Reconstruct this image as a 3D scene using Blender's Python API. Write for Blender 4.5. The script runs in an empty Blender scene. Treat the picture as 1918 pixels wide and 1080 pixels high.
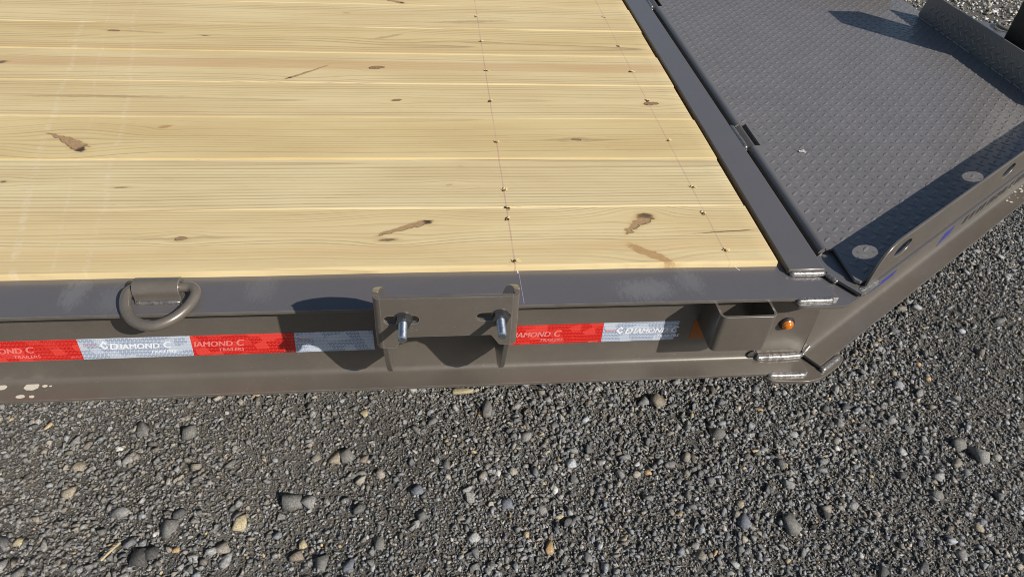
import bpy, bmesh, math, random
import numpy as np
from mathutils import Vector, Matrix, geometry, noise as mnoise

random.seed(7)
rng = np.random.default_rng(7)
SC = bpy.context.scene
COL = SC.collection
ZD = 0.64                      # height of the plank deck above the gravel

# ------------------------------------------------------------------ camera, sky, sun, exposure
cam = bpy.data.cameras.new("camera")
cam_ob = bpy.data.objects.new("camera", cam)
COL.objects.link(cam_ob)
cam.sensor_width = 36.0
cam.lens = 1293.58 / 1918 * 36.0
cam.clip_start = 0.02
cam.clip_end = 500
yaw, pitch, roll = 0.144925, 0.725749, -0.074815
F = Vector((math.sin(yaw) * math.cos(pitch), math.cos(yaw) * math.cos(pitch), -math.sin(pitch)))
R = F.cross(Vector((0, 0, 1))).normalized()
D = F.cross(R)
R2 = math.cos(roll) * R + math.sin(roll) * D
D2 = -math.sin(roll) * R + math.cos(roll) * D
m = Matrix((R2, -D2, -F)).transposed().to_4x4()
m.translation = Vector((0, 0, 0.799 + ZD))
cam_ob.matrix_world = m
SC.camera = cam_ob

SUN = Vector((1.0, -1.03, 1.10)).normalized()       # towards the sun
el = math.asin(SUN.z)
world = bpy.data.worlds.new("World")
SC.world = world
world.use_nodes = True
wn = world.node_tree
for n in list(wn.nodes):
    wn.nodes.remove(n)
sky = wn.nodes.new("ShaderNodeTexSky")
sky.sky_type = 'NISHITA'
sky.sun_disc = False
sky.sun_elevation = el
sky.sun_rotation = math.atan2(SUN.x, SUN.y)
sky.air_density = 1.0
sky.dust_density = 0.8
bg = wn.nodes.new("ShaderNodeBackground")
bg.inputs[1].default_value = 0.058
wo = wn.nodes.new("ShaderNodeOutputWorld")
wn.links.new(sky.outputs[0], bg.inputs[0])
wn.links.new(bg.outputs[0], wo.inputs[0])

sun = bpy.data.lights.new("sun", 'SUN')
sun.energy = 4.1
sun.angle = math.radians(0.5)
sun.color = (1.0, 0.945, 0.87)
sun_ob = bpy.data.objects.new("sun", sun)
COL.objects.link(sun_ob)
sun_ob.rotation_euler = SUN.to_track_quat('Z', 'Y').to_euler()
sun_ob.location = SUN * 20

SC.view_settings.view_transform = 'Standard'
SC.view_settings.look = 'None'
SC.view_settings.gamma = 1.0
SC.view_settings.exposure = 0.28
SC.view_settings.use_curve_mapping = False
SC.cycles.filter_width = 0.95


# ------------------------------------------------------------------ node helpers
class NT:
    def __init__(self, name):
        self.mat = bpy.data.materials.new(name)
        self.mat.use_nodes = True
        self.t = self.mat.node_tree
        self.b = self.t.nodes["Principled BSDF"]
        self.out = self.t.nodes["Material Output"]

    def set(self, sock, v):
        if isinstance(v, bpy.types.NodeSocket):
            self.t.links.new(v, sock)
        elif isinstance(v, (int, float)):
            sock.default_value = v
        else:
            v = tuple(v)
            if sock.type == 'RGBA' and len(v) == 3:
                v = v + (1.0,)
            sock.default_value = v

    def P(self, **kw):
        names = dict(color='Base Color', rough='Roughness', metal='Metallic', spec='Specular IOR Level',
                     coat='Coat Weight', coatr='Coat Roughness', normal='Normal', trans='Transmission Weight',
                     sss='Subsurface Weight')
        for k, v in kw.items():
            self.set(self.b.inputs[names[k]], v)

    def m(self, op, a, b=0.0, c=0.0, clamp=False):
        n = self.t.nodes.new("ShaderNodeMath")
        n.operation = op
        n.use_clamp = clamp
        self.set(n.inputs[0], a)
        self.set(n.inputs[1], b)
        self.set(n.inputs[2], c)
        return n.outputs[0]

    def obj(self):
        if not hasattr(self, '_o'):
            self._o = self.t.nodes.new("ShaderNodeTexCoord").outputs['Object']
        return self._o

    def xyz(self, v=None):
        n = self.t.nodes.new("ShaderNodeSeparateXYZ")
        self.set(n.inputs[0], v or self.obj())
        return n.outputs

    def comb(self, x, y, z=0.0):
        n = self.t.nodes.new("ShaderNodeCombineXYZ")
        for i, v in enumerate((x, y, z)):
            self.set(n.inputs[i], v)
        return n.outputs[0]

    def map(self, v, scale=(1, 1, 1), loc=(0, 0, 0), rot=(0, 0, 0)):
        n = self.t.nodes.new("ShaderNodeMapping")
        self.set(n.inputs[0], v)
        n.inputs['Scale'].default_value = scale
        n.inputs['Location'].default_value = loc
        n.inputs['Rotation'].default_value = rot
        return n.outputs[0]

    def noise(self, v, scale, detail=2.0, rough=0.5, dist=0.0):
        n = self.t.nodes.new("ShaderNodeTexNoise")
        self.set(n.inputs['Vector'], v)
        n.inputs['Scale'].default_value = scale
        n.inputs['Detail'].default_value = detail
        n.inputs['Roughness'].default_value = rough
        n.inputs['Distortion'].default_value = dist
        return n.outputs[0]

    def vor(self, v, scale, feature='F1', out=0, rnd=1.0):
        n = self.t.nodes.new("ShaderNodeTexVoronoi")
        n.feature = feature
        self.set(n.inputs['Vector'], v)
        n.inputs['Scale'].default_value = scale
        n.inputs['Randomness'].default_value = rnd
        return n.outputs[out]

    def ramp(self, f, stops, interp='LINEAR'):
        n = self.t.nodes.new("ShaderNodeValToRGB")
        cr = n.color_ramp
        cr.interpolation = interp
        while len(cr.elements) < len(stops):
            cr.elements.new(0.5)
        for e, (p, c) in zip(cr.elements, stops):
            e.position = p
            e.color = (c, c, c, 1) if isinstance(c, (int, float)) else tuple(c) + (1,)
        self.set(n.inputs[0], f)
        return n.outputs[0]

    def step(self, f, a, b, lo=0.0, hi=1.0):
        n = self.t.nodes.new("ShaderNodeMapRange")
        n.interpolation_type = 'SMOOTHSTEP'
        self.set(n.inputs[0], f)
        n.inputs[1].default_value = a
        n.inputs[2].default_value = b
        n.inputs[3].default_value = lo
        n.inputs[4].default_value = hi
        return n.outputs[0]

    def mix(self, f, a, b, blend='MIX'):
        n = self.t.nodes.new("ShaderNodeMix")
        n.data_type = 'RGBA'
        n.blend_type = blend
        self.set(n.inputs[0], f)
        self.set(n.inputs[6], a)
        self.set(n.inputs[7], b)
        return n.outputs[2]

    def bump(self, h, strength=0.3, dist=0.001, normal=None):
        n = self.t.nodes.new("ShaderNodeBump")
        n.inputs['Strength'].default_value = strength
        n.inputs['Distance'].default_value = dist
        self.set(n.inputs['Height'], h)
        if normal is not None:
            self.set(n.inputs['Normal'], normal)
        return n.outputs[0]

    def gauss(self, x, y, cx, cy, lx, ly):
        """soft spot of half widths lx, ly"""
        a = self.m('POWER', self.m('MULTIPLY', self.m('SUBTRACT', x, cx), 1 / lx), 2)
        b = self.m('POWER', self.m('MULTIPLY', self.m('SUBTRACT', y, cy), 1 / ly), 2)
        return self.m('EXPONENT', self.m('MULTIPLY', self.m('ADD', a, b), -1.0))


# ------------------------------------------------------------------ materials
def steel_material(name, base, rough=0.34, scuffs=(), speck=1.0, metal=0.22, coat=0.55, sky_tint=0.0, wear=.55):
    k = NT(name)
    o = k.obj()
    x, y, z = k.xyz()
    n1 = k.noise(o, 9.0, 4, 0.6)
    n2 = k.noise(o, 900.0, 1, 0.5)
    n3 = k.noise(o, 60.0, 3, 0.6)
    col = k.mix(k.step(n1, .35, .7), [c * .95 for c in base], [c * 1.06 for c in base])
    fl = k.step(n2, .66, .78)
    col = k.mix(k.m('MULTIPLY', fl, .38 * speck), col, [min(1, c * 2.6) for c in base])
    dust = k.m('MULTIPLY', k.step(n3, .52, .75), .05)
    col = k.mix(dust, col, (.33, .30, .26))
    # sparse pale nicks
    v = k.vor(o, 120.0)
    nick = k.m('MULTIPLY', k.m('LESS_THAN', v, .07), k.m('GREATER_THAN', k.noise(o, 25.0, 2), .60))
    col = k.mix(k.m('MULTIPLY', nick, .7), col, (.55, .53, .50))
    # larger sparse flecks in the paint
    v2 = k.vor(o, 260.0)
    col = k.mix(k.m('MULTIPLY', k.m('LESS_THAN', v2, .10), k.m('MULTIPLY', k.step(n1, .45, .65), .45)), col, (.50, .48, .45))
    if sky_tint:      # lilac-grey sky reflection painted into the colour of the deck's upper faces
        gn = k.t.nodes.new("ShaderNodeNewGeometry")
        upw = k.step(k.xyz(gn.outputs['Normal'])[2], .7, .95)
        fz = k.m('MULTIPLY', k.m('MULTIPLY', upw, k.m('GREATER_THAN', z, ZD - .03)), k.m('ADD', sky_tint * .8, k.m('MULTIPLY', k.noise(o, 14.0, 4, .65), sky_tint * .4)))
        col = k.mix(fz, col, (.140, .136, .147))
    if wear:      # paint rubbed thin along the edges of the steel
        bv = k.t.nodes.new("ShaderNodeBevel")
        bv.samples = 4
        bv.inputs['Radius'].default_value = .0022
        gn2 = k.t.nodes.new("ShaderNodeNewGeometry")
        vm = k.t.nodes.new("ShaderNodeVectorMath")
        vm.operation = 'DOT_PRODUCT'
        k.set(vm.inputs[0], bv.outputs[0])
        k.set(vm.inputs[1], gn2.outputs['Normal'])
        em = k.m('MULTIPLY', k.step(vm.outputs['Value'], .985, .86), k.step(k.noise(o, 22.0, 4, .7), .34, .60, .25, 1.0))
        col = k.mix(k.m('MULTIPLY', em, wear), col, (.46, .44, .41))
    r = k.m('ADD', k.m('MULTIPLY', n3, .16), rough - .08)
    for (cx, cy, lx, ly, amt, sc) in scuffs:
        g = k.gauss(x, y, cx, cy, lx, ly)
        w = k.noise(k.map(o, (sc, sc * .35, 1), rot=(0, 0, .35)), 1.0, 5, .65, 1.2)
        msk = k.m('MULTIPLY', k.step(k.m('ADD', k.m('MULTIPLY', g, .42), k.m('MULTIPLY', w, .62)), .52, .72), amt)
        msk = k.m('MULTIPLY', k.m('MULTIPLY', msk, k.step(g, .05, .4)), k.m('GREATER_THAN', z, ZD - .0135))
        col = k.mix(msk, col, (.27, .27, .275))
        r = k.m('ADD', r, k.m('MULTIPLY', msk, .25))
    h = k.m('ADD', k.m('MULTIPLY', k.noise(o, 420.0, 2, .6), .6), k.m('MULTIPLY', n2, .25))
    k.P(color=col, rough=r, metal=metal, coat=coat, coatr=.20, normal=k.bump(h, .10, .0006))
    return k.mat


STEEL_C = (.146, .127, .105)
M_STEEL = steel_material("bronze_grey_paint", STEEL_C)
M_FLANGE = steel_material("bronze_grey_paint_scuffed", STEEL_C, rough=.36, sky_tint=.75, scuffs=(
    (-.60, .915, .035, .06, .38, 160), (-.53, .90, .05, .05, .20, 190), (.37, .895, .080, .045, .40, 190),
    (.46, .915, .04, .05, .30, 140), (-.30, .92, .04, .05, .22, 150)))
M_PLATE = steel_material("tread_plate_paint", (.205, .190, .180), rough=.40, metal=.2, coat=.4, sky_tint=.25, wear=0)
M_DARK = steel_material("black_paint", (.012, .012, .012), rough=.4, metal=0.0, coat=.2, speck=.3, wear=0)

k = NT("weld_bead_steel")
kn = k.noise(k.obj(), 260.0, 3, .6)
k.P(color=k.mix(k.step(kn, .35, .7), (.17, .16, .145), (.36, .35, .335)), metal=.6, rough=.34, coat=.6, coatr=.16,
    normal=k.bump(kn, .3, .0012))
M_WELD = k.mat

k = NT("zinc_plating")
kz = k.noise(k.obj(), 180.0, 4, .6)
k.P(color=k.mix(kz, (.42, .47, .54), (.72, .77, .82)), metal=1.0, rough=k.m('ADD', k.m('MULTIPLY', kz, .25), .2))
M_ZINC = k.mat

k = NT("dark_nut")
k.P(color=(.16, .16, .165), metal=.85, rough=.38)
M_NUT = k.mat

k = NT("black_rubber")
k.P(color=(.012, .012, .012), rough=.55)
M_RUBBER = k.mat

k = NT("amber_lens")
wv = k.xyz()
k.P(color=(.62, .17, .006), rough=.12, coat=1.0, coatr=.05, sss=.2)
k.b.inputs['Subsurface Radius'].default_value = (.01, .005, .001)
M_AMBER = k.mat

k = NT("amber_tape")
k.P(color=(.30, .095, .012), rough=.35)
M_AMBERTAPE = k.mat


def tape_material(name, base, line, line_amt):
    k = NT(name)
    x, y, z = k.xyz()
    # shingle pattern of small chevrons pressed into the retroreflective film
    s = 150.0
    u = k.m('MULTIPLY', x, s)
    row = k.m('FLOOR', k.m('MULTIPLY', z, s * .8))
    fv = k.m('FRACT', k.m('MULTIPLY', z, s * .8))
    uu = k.m('ADD', u, k.m('MULTIPLY', k.m('MULTIPLY', k.m('MODULO', row, 2.0), 1.0), .5))
    sk = k.m('ADD', uu, k.m('MULTIPLY', k.m('PINGPONG', k.m('MULTIPLY', z, s * .4), 1.0), .9))
    fu = k.m('FRACT', sk)
    l1 = k.m('LESS_THAN', k.m('ABSOLUTE', k.m('SUBTRACT', fu, .5)), .12)
    l2 = k.m('LESS_THAN', k.m('ABSOLUTE', k.m('SUBTRACT', fv, .5)), .10)
    ln = k.m('MULTIPLY', k.m('MAXIMUM', l1, l2), line_amt)
    # sheeting flashes square by square
    cell = k.vor(k.map(k.obj(), (48, 1, 60), rot=(0, .3, 0)), 1.0, out=1, rnd=.35)
    cx = k.t.nodes.new("ShaderNodeSeparateColor")
    k.set(cx.inputs[0], cell)
    fl = k.step(cx.outputs[0], .45, .9)
    col = k.mix(k.m('MULTIPLY', fl, .60), base, line)
    col = k.mix(ln, col, line)
    k.P(color=col, rough=.22, coat=.6, coatr=.06)
    return k.mat


M_RED = tape_material("red_reflective_film", (.55, .010, .008), (.85, .08, .06), .55)
M_WHITE = tape_material("silver_reflective_film", (.30, .36, .48), (.66, .71, .78), .75)
k = NT("pink_print")
k.P(color=(.80, .22, .20), rough=.3)
M_PINK = k.mat
k = NT("white_print")
k.P(color=(.84, .86, .89), rough=.3)
M_WPRINT = k.mat
k = NT("blue_vinyl")
k.P(color=(.010, .028, .30), rough=.25, coat=.4)
M_BLUE = k.mat
k = NT("black_vinyl")
k.P(color=(.010, .010, .011), rough=.3, coat=.4)
M_BLACK = k.mat
k = NT("chalk")
k.P(color=(.62, .60, .68), rough=.9)
M_CHALK = k.mat
k = NT("pale_splash")
k.P(color=k.mix(k.noise(k.obj(), 200, 3), (.48, .44, .36), (.68, .64, .55)), rough=.8)
M_SPLASH = k.mat
k = NT("white_paper")
k.P(color=(.82, .82, .82), rough=.7)
M_PAPER = k.mat
k = NT("dry_straw")
k.P(color=k.mix(k.noise(k.obj(), 150, 2), (.42, .33, .17), (.60, .50, .28)), rough=.7)
M_STRAW = k.mat
k = NT("torn_wood")
k.P(color=(.70, .52, .24), rough=.8)
M_TORN = k.mat
k = NT("screw_hole_dark")
k.P(color=(.045, .034, .018), rough=.7)
M_HOLE = k.mat


def wood_material(i, yc, h, tilt, freq, warm, knots, bands=()):
    k = NT("pale_pine_%d" % i)
    x, y, z = k.xyz()
    seed = i * 7.31
    n1 = k.noise(k.comb(k.m('MULTIPLY', x, 1.1), k.m('MULTIPLY', y, 4.0), seed), 1.0, 3, .5)
    n2 = k.noise(k.comb(k.m('MULTIPLY', x, 9.0), k.m('MULTIPLY', y, 40.0), seed + 3), 1.0, 3, .55)
    yy = k.m('ADD', y, k.m('MULTIPLY', k.m('SUBTRACT', n1, .5), .030))
    yy = k.m('ADD', yy, k.m('MULTIPLY', k.m('SUBTRACT', n2, .5), .0022))
    masks = []
    for (ax, ay, bx, by, w, style) in knots:
        mx, my = (ax + bx) / 2, (ay + by) / 2
        L = max(math.hypot(bx - ax, by - ay) / 2, .003)
        ang = math.atan2(by - ay, bx - ax)
        dx, dy = k.m('SUBTRACT', x, mx), k.m('SUBTRACT', y, my)
        g = k.m('EXPONENT', k.m('MULTIPLY', k.m('ADD', k.m('POWER', k.m('MULTIPLY', dx, 1 / (L * 1.6 + .025)), 2),
                                                k.m('POWER', k.m('MULTIPLY', dy, 1 / (abs(by - ay) * .5 + w * 1.3 + .007)), 2)), -1.0))
        yy = k.m('SUBTRACT', yy, k.m('MULTIPLY', k.m('MULTIPLY', dy, g), .75))
        c, s = math.cos(ang), math.sin(ang)
        u = k.m('ADD', k.m('MULTIPLY', dx, c), k.m('MULTIPLY', dy, s))
        v = k.m('SUBTRACT', k.m('MULTIPLY', dy, c), k.m('MULTIPLY', dx, s))
        jit = k.noise(k.map(k.obj(), (70, 190, 1), loc=(seed, 0, 0)), 1.0, 4, .65)
        wp = k.noise(k.map(k.obj(), (34, 60, 1), loc=(seed + 4, 0, 0)), 1.0, 2, .5)
        v = k.m('ADD', v, k.m('MULTIPLY', k.m('SUBTRACT', wp, .5), w * .9))
        ve = v
        if style == 'spike':      # pointed where the branch leaves, wide at the bark end; slightly bowed
            wid = k.m('ADD', .72, k.m('MULTIPLY', u, .34 / L))
            ve = k.m('DIVIDE', k.m('ADD', v, k.m('MULTIPLY', k.m('POWER', k.m('MULTIPLY', u, 1 / L), 2), w * .12)), wid)
        d = k.m('ADD', k.m('POWER', k.m('MULTIPLY', u, 1 / L), 4 if style == 'spike' else 2), k.m('POWER', k.m('MULTIPLY', ve, 2 / w), 2))
        d = k.m('ADD', k.m('SQRT', d), k.m('MULTIPLY', k.m('SUBTRACT', jit, .5), .9))
        masks.append((d, u, v, L, w, style))
    r = k.m('SQRT', k.m('ADD', k.m('POWER', k.m('SUBTRACT', yy, yc), 2),
                        k.m('POWER', k.m('ADD', k.m('MULTIPLY', x, tilt), h), 2)))
    r = k.m('MULTIPLY', r, freq)
    fr = k.m('FRACT', r)
    ring = k.m('FLOOR', r)
    rv = k.noise(k.comb(k.m('MULTIPLY', ring, 3.7), seed, 0.0), 1.0, 0)
    late = k.ramp(fr, [(0.0, .12), (.45, .0), (.80, .55), (.93, 1.0), (1.0, .15)])
    late = k.m('MULTIPLY', late, k.step(rv, .30, .70, .12, 1.0))
    blot = k.noise(k.comb(k.m('MULTIPLY', x, 2.5), k.m('MULTIPLY', y, 14.0), seed + 9), 1.0, 3, .55)
    light = (.70 * warm[0], .570 * warm[1], .318 * warm[2])
    tan = (.615 * warm[0], .475 * warm[1], .245 * warm[2])
    col = k.mix(k.step(blot, .3, .75), light, tan)
    col = k.mix(k.m('MULTIPLY', late, .90), col, (.35, .255, .14))
    fib = k.noise(k.comb(k.m('MULTIPLY', x, 14.0), k.m('MULTIPLY', y, 1100.0), seed), 1.0, 3, .6)
    col = k.mix(k.m('MULTIPLY', k.step(fib, .45, .75), .26), col, (.44, .32, .17))
    # resin dashes
    dash = k.noise(k.comb(k.m('MULTIPLY', x, 26.0), k.m('MULTIPLY', y, 700.0), seed + 5), 1.0, 1, .5)
    col = k.mix(k.m('MULTIPLY', k.step(dash, .72, .80), .55), col, (.24, .15, .07))
    for (by0, bw, amt, bc) in bands:
        bn = k.noise(k.comb(k.m('MULTIPLY', x, 2.0), 0.0, seed), 1.0, 2)
        bd = k.m('ABSOLUTE', k.m('SUBTRACT', k.m('ADD', y, k.m('MULTIPLY', k.m('SUBTRACT', bn, .5), .022)), by0))
        col = k.mix(k.m('MULTIPLY', k.step(bd, bw, bw * .75), amt), col, bc)
    # greenish preservative in a few pores
    gn = k.noise(k.comb(k.m('MULTIPLY', x, 7.0), k.m('MULTIPLY', y, 60.0), seed + 2), 1.0, 2)
    col = k.mix(k.m('MULTIPLY', k.step(gn, .68, .8), .28), col, (.30, .32, .20))
    # red-purple snap lines over the joists, worn away in places
    for lx, amt in ((.1420, .42), (.5470, .34)):
        wob = k.noise(k.comb(seed, k.m('MULTIPLY', y, 9.0), lx), 1.0, 1)
        dl = k.m('ABSOLUTE', k.m('SUBTRACT', x, k.m('ADD', lx - .001, k.m('MULTIPLY', wob, .002))))
        wear = k.step(k.noise(k.comb(0.0, k.m('MULTIPLY', y, 12.0), lx * 9), 1.0, 3), .25, .55)
        col = k.mix(k.m('MULTIPLY', k.m('MULTIPLY', k.step(dl, .0021, .0008), amt), wear), col, (.36, .16, .20))
    # pale boot scuffs
    for sx, sl, sw, amt in ((-.50, -.23, .010, .30), (-.40, -.25, .005, .18), (-.36, -.23, .008, .24)):
        wob = k.noise(k.comb(sx * 5, k.m('MULTIPLY', y, 2.2), 0.0), 1.0, 2)
        dl = k.m('ABSOLUTE', k.m('SUBTRACT', k.m('SUBTRACT', x, k.m('MULTIPLY', y, sl)), k.m('ADD', sx - .05, k.m('MULTIPLY', wob, .10))))
        brk = k.step(k.noise(k.map(k.obj(), (45, 60, 1)), 1.0, 5, .75), .42, .72)
        col = k.mix(k.m('MULTIPLY', k.m('MULTIPLY', k.step(dl, sw, sw * .3), amt), brk), col, (.80, .74, .62))
    hole_h = None
    for (d, u, v, L, w, style) in masks:
        grain = k.noise(k.comb(k.m('MULTIPLY', u, 60.0), k.m('MULTIPLY', v, 700.0), seed), 1.0, 3, .6)
        if style == 'spike':          # cut lengthwise: brown heart, dark bark at the +u end and one edge
            core = k.mix(k.step(grain, .35, .7), (.42, .275, .145), (.27, .165, .085))
            edge = k.m('MULTIPLY', k.step(d, .66, .95), k.step(v, w * .05, -w * .22))
            end = k.m('MULTIPLY', k.step(u, L * .62, L * .8), 1.0)
            core = k.mix(k.m('MAXIMUM', k.m('MULTIPLY', edge, .85), end), core, (.030, .020, .016))
            col = k.mix(k.step(d, 1.9, 1.0, 0, .30), col, (.55, .36, .15))
            col = k.mix(k.m('MULTIPLY', k.step(d, 1.14, .82), .93), col, core)
        elif style == 'pale':         # resinous streak without bark
            core = k.mix(k.step(grain, .35, .7), (.47, .29, .13), (.33, .20, .09))
            col = k.mix(k.step(d, 1.8, 1.0, 0, .25), col, (.58, .40, .18))
            col = k.mix(k.m('MULTIPLY', k.step(d, 1.1, .85), .85), col, core)
        elif style == 'streak':       # long thin grey streak
            col = k.mix(k.m('MULTIPLY', k.step(d, 1.2, .5), .55), col, (.34, .24, .13))
        elif style == 'dark':
            col = k.mix(k.step(d, 1.8, 1.0, 0, .35), col, (.50, .33, .16))
            col = k.mix(k.m('MULTIPLY', k.step(d, 1.2, .5), .8), col, (.11, .075, .045))
        else:                         # round knot with rings
            core = k.mix(k.step(k.m('FRACT', k.m('MULTIPLY', d, 3.0)), .4, .9), (.33, .21, .11), (.20, .12, .065))
            col = k.mix(k.step(d, 2.2, 1.0, 0, .35), col, (.56, .38, .18))
            col = k.mix(k.step(d, 1.08, .96), col, core)
            col = k.mix(k.m('MULTIPLY', k.step(k.m('ABSOLUTE', k.m('SUBTRACT', d, 1.0)), .14, .04), .8), col, (.06, .04, .03))
    hgt = k.m('ADD', k.m('MULTIPLY', late, -.5), k.m('MULTIPLY', fib, .5))
    k.P(color=col, rough=.62, spec=.3, normal=k.bump(hgt, .22, .0006))
    return k.mat


# ------------------------------------------------------------------ mesh helpers
def finish(me, smooth=30):
    if smooth:
        me.polygons.foreach_set('use_smooth', [True] * len(me.polygons))
        me.set_sharp_from_angle(angle=math.radians(smooth))


def link(name, me, mat, parent=None, smooth=30, bevel=0.0, seg=2):
    if mat is not None and len(me.materials) == 0:
        me.materials.append(mat)
    finish(me, smooth)
    o = bpy.data.objects.new(name, me)
    COL.objects.link(o)
    o.parent = parent
    if bevel:
        b = o.modifiers.new("bevel", 'BEVEL')
        b.width = bevel
        b.segments = seg
        b.limit_method = 'ANGLE'
        b.angle_limit = math.radians(35)
    return o


def up(v):
    return (v[0], v[1], v[2] + ZD)


def from_bm(bm, name):
    me = bpy.data.meshes.new(name)
    bmesh.ops.recalc_face_normals(bm, faces=bm.faces)
    bm.to_mesh(me)
    bm.free()
    return me


def prism(bm, outline, to3, depth, holes=()):
    """flat outline (2-D) with holes, laid by to3 and given depth along a vector; deck coordinates"""
    loops = [[Vector((p[0], p[1], 0)) for p in outline]] + [[Vector((p[0], p[1], 0)) for p in h] for h in holes]
    tris = geometry.tessellate_polygon(loops)
    flat = [p for l in loops for p in l]
    dv = Vector(depth)
    a = [bm.verts.new(up(Vector(to3(p.x, p.y)))) for p in flat]
    b = [bm.verts.new(up(Vector(to3(p.x, p.y)) + dv)) for p in flat]
    for t in tris:
        if len(set(t)) == 3:
            try:
                bm.faces.new([a[i] for i in t])
                bm.faces.new([b[i] for i in reversed(t)])
            except ValueError:
                pass
    s = 0
    for l in loops:
        n = len(l)
        for i in range(n):
            j = (i + 1) % n
            bm.faces.new((a[s + i], a[s + j], b[s + j], b[s + i]))
        s += n


def prism_me(name, outline, to3, depth, holes=()):
    bm = bmesh.new()
    prism(bm, outline, to3, depth, holes)
    return from_bm(bm, name)


def box(bm, x0, x1, y0, y1, z0, z1):
    prism(bm, [(x0, y0), (x1, y0), (x1, y1), (x0, y1)], lambda a, b: (a, b, z0), (0, 0, z1 - z0))


def sweep(bm, pts, rad, n=12, closed=False, caps=True):
    """tube along points (deck coordinates); rad is a number or list"""
    P = [Vector(p) for p in pts]
    N = len(P)
    rings = []
    prev = None
    for i in range(N):
        if closed:
            t = (P[(i + 1) % N] - P[i - 1]).normalized()
        else:
            t = (P[min(i + 1, N - 1)] - P[max(i - 1, 0)]).normalized()
        if prev is None:
            ref = Vector((0, 0, 1)) if abs(t.z) < .9 else Vector((0, 1, 0))
            nrm = (ref - t * ref.dot(t)).normalized()
        else:
            nrm = (prev - t * prev.dot(t)).normalized()
        prev = nrm
        bi = t.cross(nrm)
        r = rad[i] if isinstance(rad, (list, tuple)) else rad
        rings.append([bm.verts.new(up(P[i] + (nrm * math.cos(2 * math.pi * q / n) + bi * math.sin(2 * math.pi * q / n)) * r)) for q in range(n)])
    M = N if closed else N - 1
    for i in range(M):
        a, b = rings[i], rings[(i + 1) % N]
        for q in range(n):
            bm.faces.new((a[q], a[(q + 1) % n], b[(q + 1) % n], b[q]))
    if not closed and caps:
        bm.faces.new(list(reversed(rings[0])))
        bm.faces.new(rings[-1])


def catmull(pts, sub=6, closed=False):
    P = [Vector(p) for p in pts]
    N = len(P)
    out = []
    for i in range(N if closed else N - 1):
        p0 = P[i - 1] if (closed or i > 0) else P[i]
        p1 = P[i]
        p2 = P[(i + 1) % N]
        p3 = P[(i + 2) % N] if (closed or i + 2 < N) else p2
        for s in range(sub):
            t = s / sub
            out.append(.5 * ((2 * p1) + (p2 - p0) * t + (2 * p0 - 5 * p1 + 4 * p2 - p3) * t * t + (3 * p1 - p0 - 3 * p2 + p3) * t ** 3))
    if not closed:
        out.append(P[-1])
    return out


def weld(name, pts, r, parent, seed=0, flat=None):
    """lumpy weld bead"""
    rr = random.Random(seed)
    P = catmull(pts, 10)
    rads = []
    for i in range(len(P)):
        e = min(1, .55 + min(i, len(P) - 1 - i) * .25)
        rads.append(r * e * (.95 + .10 * rr.random()))
    Q = [p + Vector((rr.uniform(-1, 1), rr.uniform(-1, 1), rr.uniform(-1, 1))) * r * .05 for p in P]
    bm = bmesh.new()
    sweep(bm, Q, [q * 1.22 for q in rads], 10)
    return link(name, from_bm(bm, name), M_WELD, parent, 60)


def empty(name, loc):
    o = bpy.data.objects.new(name, None)
    COL.objects.link(o)
    o.location = loc
    o.empty_display_size = .1
    return o


# ------------------------------------------------------------------ the trailer (one thing)
trailer = empty("flatbed_trailer", (0, 0, 0))
trailer['label'] = "bronze-grey steel flatbed trailer with pale plank deck standing on dark gravel"
trailer['category'] = "trailer"

YO, YI = .860, .965             # outer and inner edge of the side rail flange
YC = 1.87                       # centre line of the trailer
YF = 1.935                      # mirror line of the far tray side
XL = -4.2
ZT, ZB = -.012, -.216           # top face of top flange, top face of bottom flange
TF = .0058


def beam_profile():
    """I profile, v across (outer edge 0 .. inner .105), w up; with root fillets"""
    t = .0045
    w0, w1 = .046, .053
    r = .011
    top_u, bot_u = ZT - TF, ZB
    pts = [(0, ZT), (.105, ZT), (.105, top_u)]
    for q in range(5):
        a = q / 4 * math.pi / 2
        pts.append((w1 + r - r * math.sin(a), top_u - r + r * math.cos(a)))
    for q in range(5):
        a = q / 4 * math.pi / 2
        pts.append((w1 + r - r * math.cos(a), bot_u + r - r * math.sin(a)))
    pts += [(.105, bot_u), (.105, bot_u - TF), (0, bot_u - TF), (0, bot_u)]
    for q in range(5):
        a = q / 4 * math.pi / 2
        pts.append((w0 - r + r * math.sin(a), bot_u + r - r * math.cos(a)))
    for q in range(5):
        a = q / 4 * math.pi / 2
        pts.append((w0 - r + r * math.cos(a), top_u - r + r * math.sin(a)))
    pts.append((0, top_u))
    return pts


def beam(name, mapf, ends, mat, parent, dz=0.0, label=None):
    """mapf(s, v, w) -> point; ends = functions of (v, w) giving s"""
    prof = beam_profile()
    bm = bmesh.new()
    rings = []
    for e in ends:
        rings.append([bm.verts.new(up(mapf(e(v, w), v, w + dz))) for v, w in prof])
    n = len(prof)
    for a, b in zip(rings[:-1], rings[1:]):
        for i in range(n):
            bm.faces.new((a[i], a[(i + 1) % n], b[(i + 1) % n], b[i]))
    loop = [Vector((v, w, 0)) for v, w in prof]
    for ring in (rings[0], rings[-1]):
        for t in geometry.tessellate_polygon([loop]):
            if len(set(t)) == 3:
                bm.faces.new([ring[i] for i in t])
    o = link(name, from_bm(bm, name), mat, parent, 40, bevel=.0012)
    return o


def side_end(v, w):
    if w > -.0185:
        return .724 - v * .23
    return .738


UA = math.radians(33.7)
U = Vector((math.cos(UA), math.sin(UA), 0))
NO = Vector((math.sin(UA), -math.cos(UA), 0))        # outward from the tongue rail
O = Vector((.737, .906, 0))

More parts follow.
